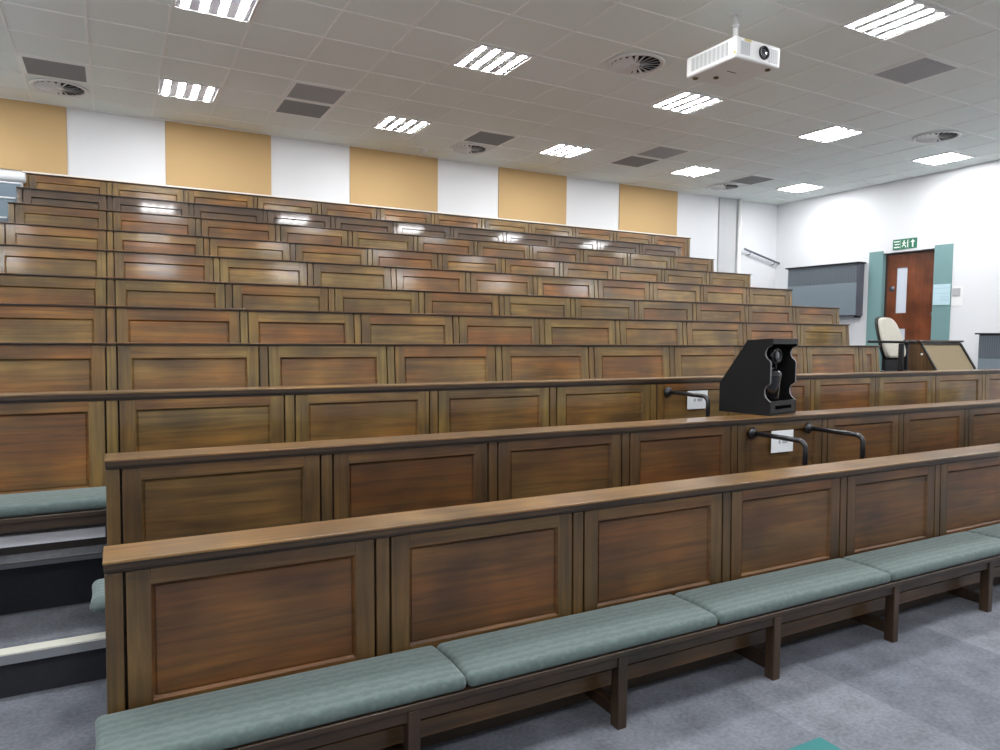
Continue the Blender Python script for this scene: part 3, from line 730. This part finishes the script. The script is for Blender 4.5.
# exit sign: three segments - lines, running figure, arrow
xs = XW(7.05)-.012
t = thing('exit_sign', 'green exit sign with running figure and arrow above the door', 'sign', (xs, 7.07, 1.525+EYE))
b = MB(); b.box(0, .010, -.20, .20, -.082, .082, M['sign_green'], .002, 1); b.build('sign_board', t)
b = MB()
def SQ(y0, y1, z0, z1): b.box(-.0012, -.0002, y0, y1, z0, z1, M['sign_white'])
# left segment (larger y is further left in view)
SQ(.085, .18, .035, .055); SQ(.085, .18, -.055, -.035); SQ(.085, .17, -.008, .010); SQ(.066, .070, -.07, .07)
# running figure in the middle
b.lathe([(.014, -.0012), (.014, -.0002)], (0, .012, .045), M['sign_white'], 12, 'X')
def bar(p, q, w_=.008):
    p = Vector((p[0], p[1])); q = Vector((q[0], q[1])); d_ = (q-p).normalized(); n_ = Vector((-d_.y, d_.x))*w_
    b.prism([tuple(p+n_), tuple(q+n_), tuple(q-n_), tuple(p-n_)], 0, -.0012, -.0002, M['sign_white'])
bar((.010, .030), (.018, -.012), .012); bar((.012, .022), (-.022, .008)); bar((.012, .022), (.042, .012)); bar((.018, -.012), (-.012, -.030)); bar((-.012, -.030), (-.014, -.06)); bar((.018, -.012), (.045, -.045))
SQ(-.052, -.038, -.06, .06); SQ(-.066, -.063, -.07, .07)
# arrow pointing up
b.prism([(-.13, .062), (-.092, .018), (-.118, .018), (-.118, -.06), (-.142, -.06), (-.142, .018), (-.168, .018)], 0, -.0012, -.0002, M['sign_white'])
b.build('pictogram', t)

# ------------------------------------------------------------------ landing furniture: desk and chair
b = MB(); b.box(6.95, 8.499, Y[3]+.19, 4.99, LAND-.10, LAND, M['carpet'])
DX0, DX1 = 8.0, 8.80
b.box(7.46, 8.499, 4.9901, 5.6, LAND-.10, LAND, M['carpet'])
struct(b.build('floor_landing'), 'carpeted landing at the right end of the pews', 'floor')
t = thing('lectern_desk', 'dark wooden desk with a sloping tan front panel on the right landing', 'desk', ((DX0+DX1)/2, 4.8, LAND))
w = (DX1-DX0)/2; zt = -.012+EYE-LAND
pr = [(-.66+.3, 0), (.22, 0), (.22, zt-.022), (.025, zt-.022), (-.162, zt-.33), (-.36, zt-.62)]
for sx_ in (-w, w-.022):
    b = MB(); b.prism(pr, 0, sx_, sx_+.022, M['wood_desk']); b.build('side_panel', t)
b = MB(); b.box(-w-.035, w+.035, .0, .25, zt-.0215, zt, M['wood_dark'], .004, 2); b.build('desk_top', t)
sl = Vector((0, -.187-.19, -(.308+.29))); 
b = MB(); b.prism([(.022, zt-.045), (.030, zt-.045), (-.33, zt-.615), (-.338, zt-.615)], 0, -w+.023, w-.023, M['cork']); b.build('sloping_panel', t)
for sx_ in (-w-.002, w-.024):
    b = MB(); b.prism([(.012, zt-.024), (.030, zt-.024), (-.34, zt-.625), (-.358, zt-.625)], 0, sx_, sx_+.026, M['black_plastic']); b.build('edge_strip', t)
b = MB(); b.prism([(.012, zt-.024), (.030, zt-.024), (.018, zt-.044), (.0, zt-.044)], 0, -w+.024, w-.024, M['black_plastic']); b.build('head_strip', t)
b = MB(); b.lathe([(.012, -.001), (.012, -.012), (.004, -.016)], (-w, -.01, zt-.16), M['metal_white'], 12, 'X'); b.build('hook', t)

CHX, CHY = 7.48, 4.62
t = thing('office_chair', 'cream backed office chair with black arms beside the desk', 'chair', (CHX, CHY, LAND))
sz = -.40+EYE-LAND; bz = -.205+EYE-LAND
b = MB(); b.box(-.22, .22, -.20, .22, sz, sz+.055, M['black_plastic'], .022, 3); b.build('seat', t)
# back cushion: rounded, waisted slab leaning back
def back_shape(off, grow, mat, name, thick):
    b = MB(); rows_ = []
    zs = [0, .03, .08, .14, .20, .26, .32, .37, .405, .425, .435]
    ws = [.130, .165, .182, .182, .176, .170, .160, .144, .120, .086, .042]
    n = 10
    for z_, w_ in zip(zs, ws):
        w_ += grow; lean = .16+z_*.30
        ring = []
        for j in range(2*n):
            a = 2*PI*j/(2*n)
            xx = w_*math.copysign(abs(math.cos(a))**.55, math.cos(a)); yy = thick*math.copysign(abs(math.sin(a))**.7, math.sin(a))
            ring.append(b.bm.verts.new((xx, lean+off+yy+.06*(xx/.16)**2*-.35, bz+z_-(grow*2 if z_ == 0 else 0)+(grow if z_ > .4 else 0))))
        rows_.append(ring)
    i = b.mi(mat)
    for p, q in zip(rows_, rows_[1:]):
        for j in range(2*n):
            f = b.bm.faces.new([p[j], p[(j+1) % (2*n)], q[(j+1) % (2*n)], q[j]]); f.smooth = True
    b.bm.faces.new(rows_[0][::-1]); b.bm.faces.new(rows_[-1])
    return b.build(name, t)
back_shape(0, 0, M['cream'], 'backrest', .034)
back_shape(.042, .012, M['black_plastic'], 'back_shell', .022)
b = MB(); b.box(-.12, .12, .185, .225, sz+.0, bz+.05, M['black_plastic'], .01, 2); b.build('back_bracket', t)
for sx_ in (-1, 1):
    b = MB(); x_ = sx_*.262
    b.box(x_-.028, x_+.028, -.14 if sx_ < 0 else .09, .29, -.036+EYE-LAND-.012, -.012+EYE-LAND-.008, M['black_plastic'], .009, 2); ar = b.build('armrest', t)
    a0 = -.105 if sx_ < 0 else .17
    b = MB(); b.box(x_-.018, x_+.018, a0, a0+.05, sz+.02, -.037+EYE-LAND-.012, M['black_plastic'], .008, 2); b.box(min(x_, x_-sx_*.10)-.012, max(x_, x_-sx_*.10)+.012, a0, a0+.05, sz-.014, sz+.022, M['black_plastic'], .006, 1); b.build('arm_support', ar)
b = MB(); b.lathe([(.05, sz), (.03, sz-.03), (.028, .09), (.045, .07), (.045, .05)], (0, 0, 0), M['black_plastic'], 18); b.build('column', t)
for k in range(5):
    a = 2*PI*k/5+.3
    b = MB(); b.tube([(0, 0, .075), (math.cos(a)*.13, math.sin(a)*.13, .068), (math.cos(a)*.27, math.sin(a)*.27, .055)], [.022, .018, .014], M['black_plastic'], 10); lg = b.build('base_leg', t)
    b = MB(); b.lathe([(.010, -.014), (.025, -.010), (.025, .010), (.010, .014)], (math.cos(a)*.27, math.sin(a)*.27, .026), M['black_plastic'], 14, 'X'); b.build('caster', lg)

# ------------------------------------------------------------------ grey screens stepping up beside the left pew ends
SC = [(9.0, 1.369, 'lowest'), ]
def screen(yk, ztop, zbot, xr, label):
    t = thing('side_screen', label, 'screen', (-1.6, yk, zbot+EYE-.0), 0, 'grey screens left of the top rows')
    h = ztop-zbot
    b = MB(); b.box(-.75, xr+1.6, 0, .03, 0, h-.016, M['screen_grey'], .002, 1); b.build('cloth_panel', t)
    b = MB(); b.box(-.75, xr+1.6+.004, -.008, .036, h-.016, h, M['pale_plastic'], .003, 1); b.build('capping', t)
screen(9.55, 1.61, TOP[10]-PH, -.875, 'grey cloth screen directly under the white roll at the upper left')
screen(9.05, 1.37, TOP[9]-PH-.0, -.875, 'middle grey cloth screen stepping down at the upper left')
screen(8.30, 1.067, TOP[8]-PH, -.875, 'grey cloth screen third below the white roll at the left edge')
screen(7.56, .795, TOP[7]-PH, -.875, 'lowest grey cloth screen at the left edge beside the pews')
t = thing('screen_roll', 'thick white rounded roll on top of the grey screens at upper left', 'roll', (-1.6, 9.565, 1.6705+EYE))
b = MB(); b.tube([(-.75, 0, 0), (.765, 0, 0), (.775, 0, 0)], [.057, .057, .048], M['pale_plastic'], 20); b.build('tube', t)

# ------------------------------------------------------------------ camera, world, colour
cam = bpy.data.cameras.new('camera'); co = bpy.data.objects.new('camera', cam); C.objects.link(co)
f_px, yaw, pitch, roll = 712.52, .49701, -.0570783, .0112258
fw_ = Vector((math.sin(yaw)*math.cos(pitch), math.cos(yaw)*math.cos(pitch), math.sin(pitch)))
r_ = Vector((math.cos(yaw), -math.sin(yaw), 0)); u_ = r_.cross(fw_)
r2 = r_*math.cos(roll)+u_*math.sin(roll); u2 = -r_*math.sin(roll)+u_*math.cos(roll)
mt = Matrix((r2, u2, -fw_)).transposed().to_4x4(); mt.translation = Vector((0, 0, EYE))
co.matrix_world = mt
cam.sensor_width = 36; cam.lens = f_px*36/1000; cam.clip_start = .02; cam.clip_end = 100
sc = bpy.context.scene; sc.camera = co
w = bpy.data.worlds.new('world'); sc.world = w; w.use_nodes = True
w.node_tree.nodes['Background'].inputs[0].default_value = (.5, .5, .5, 1); w.node_tree.nodes['Background'].inputs[1].default_value = .0
sc.view_settings.view_transform = 'Standard'; sc.view_settings.look = 'None'; sc.view_settings.exposure = .18; sc.view_settings.gamma = 1; sc.view_settings.use_curve_mapping = False
sc.cycles.use_denoising = True; sc.cycles.max_bounces = 8; sc.cycles.diffuse_bounces = 5; sc.cycles.sample_clamp_indirect = 6
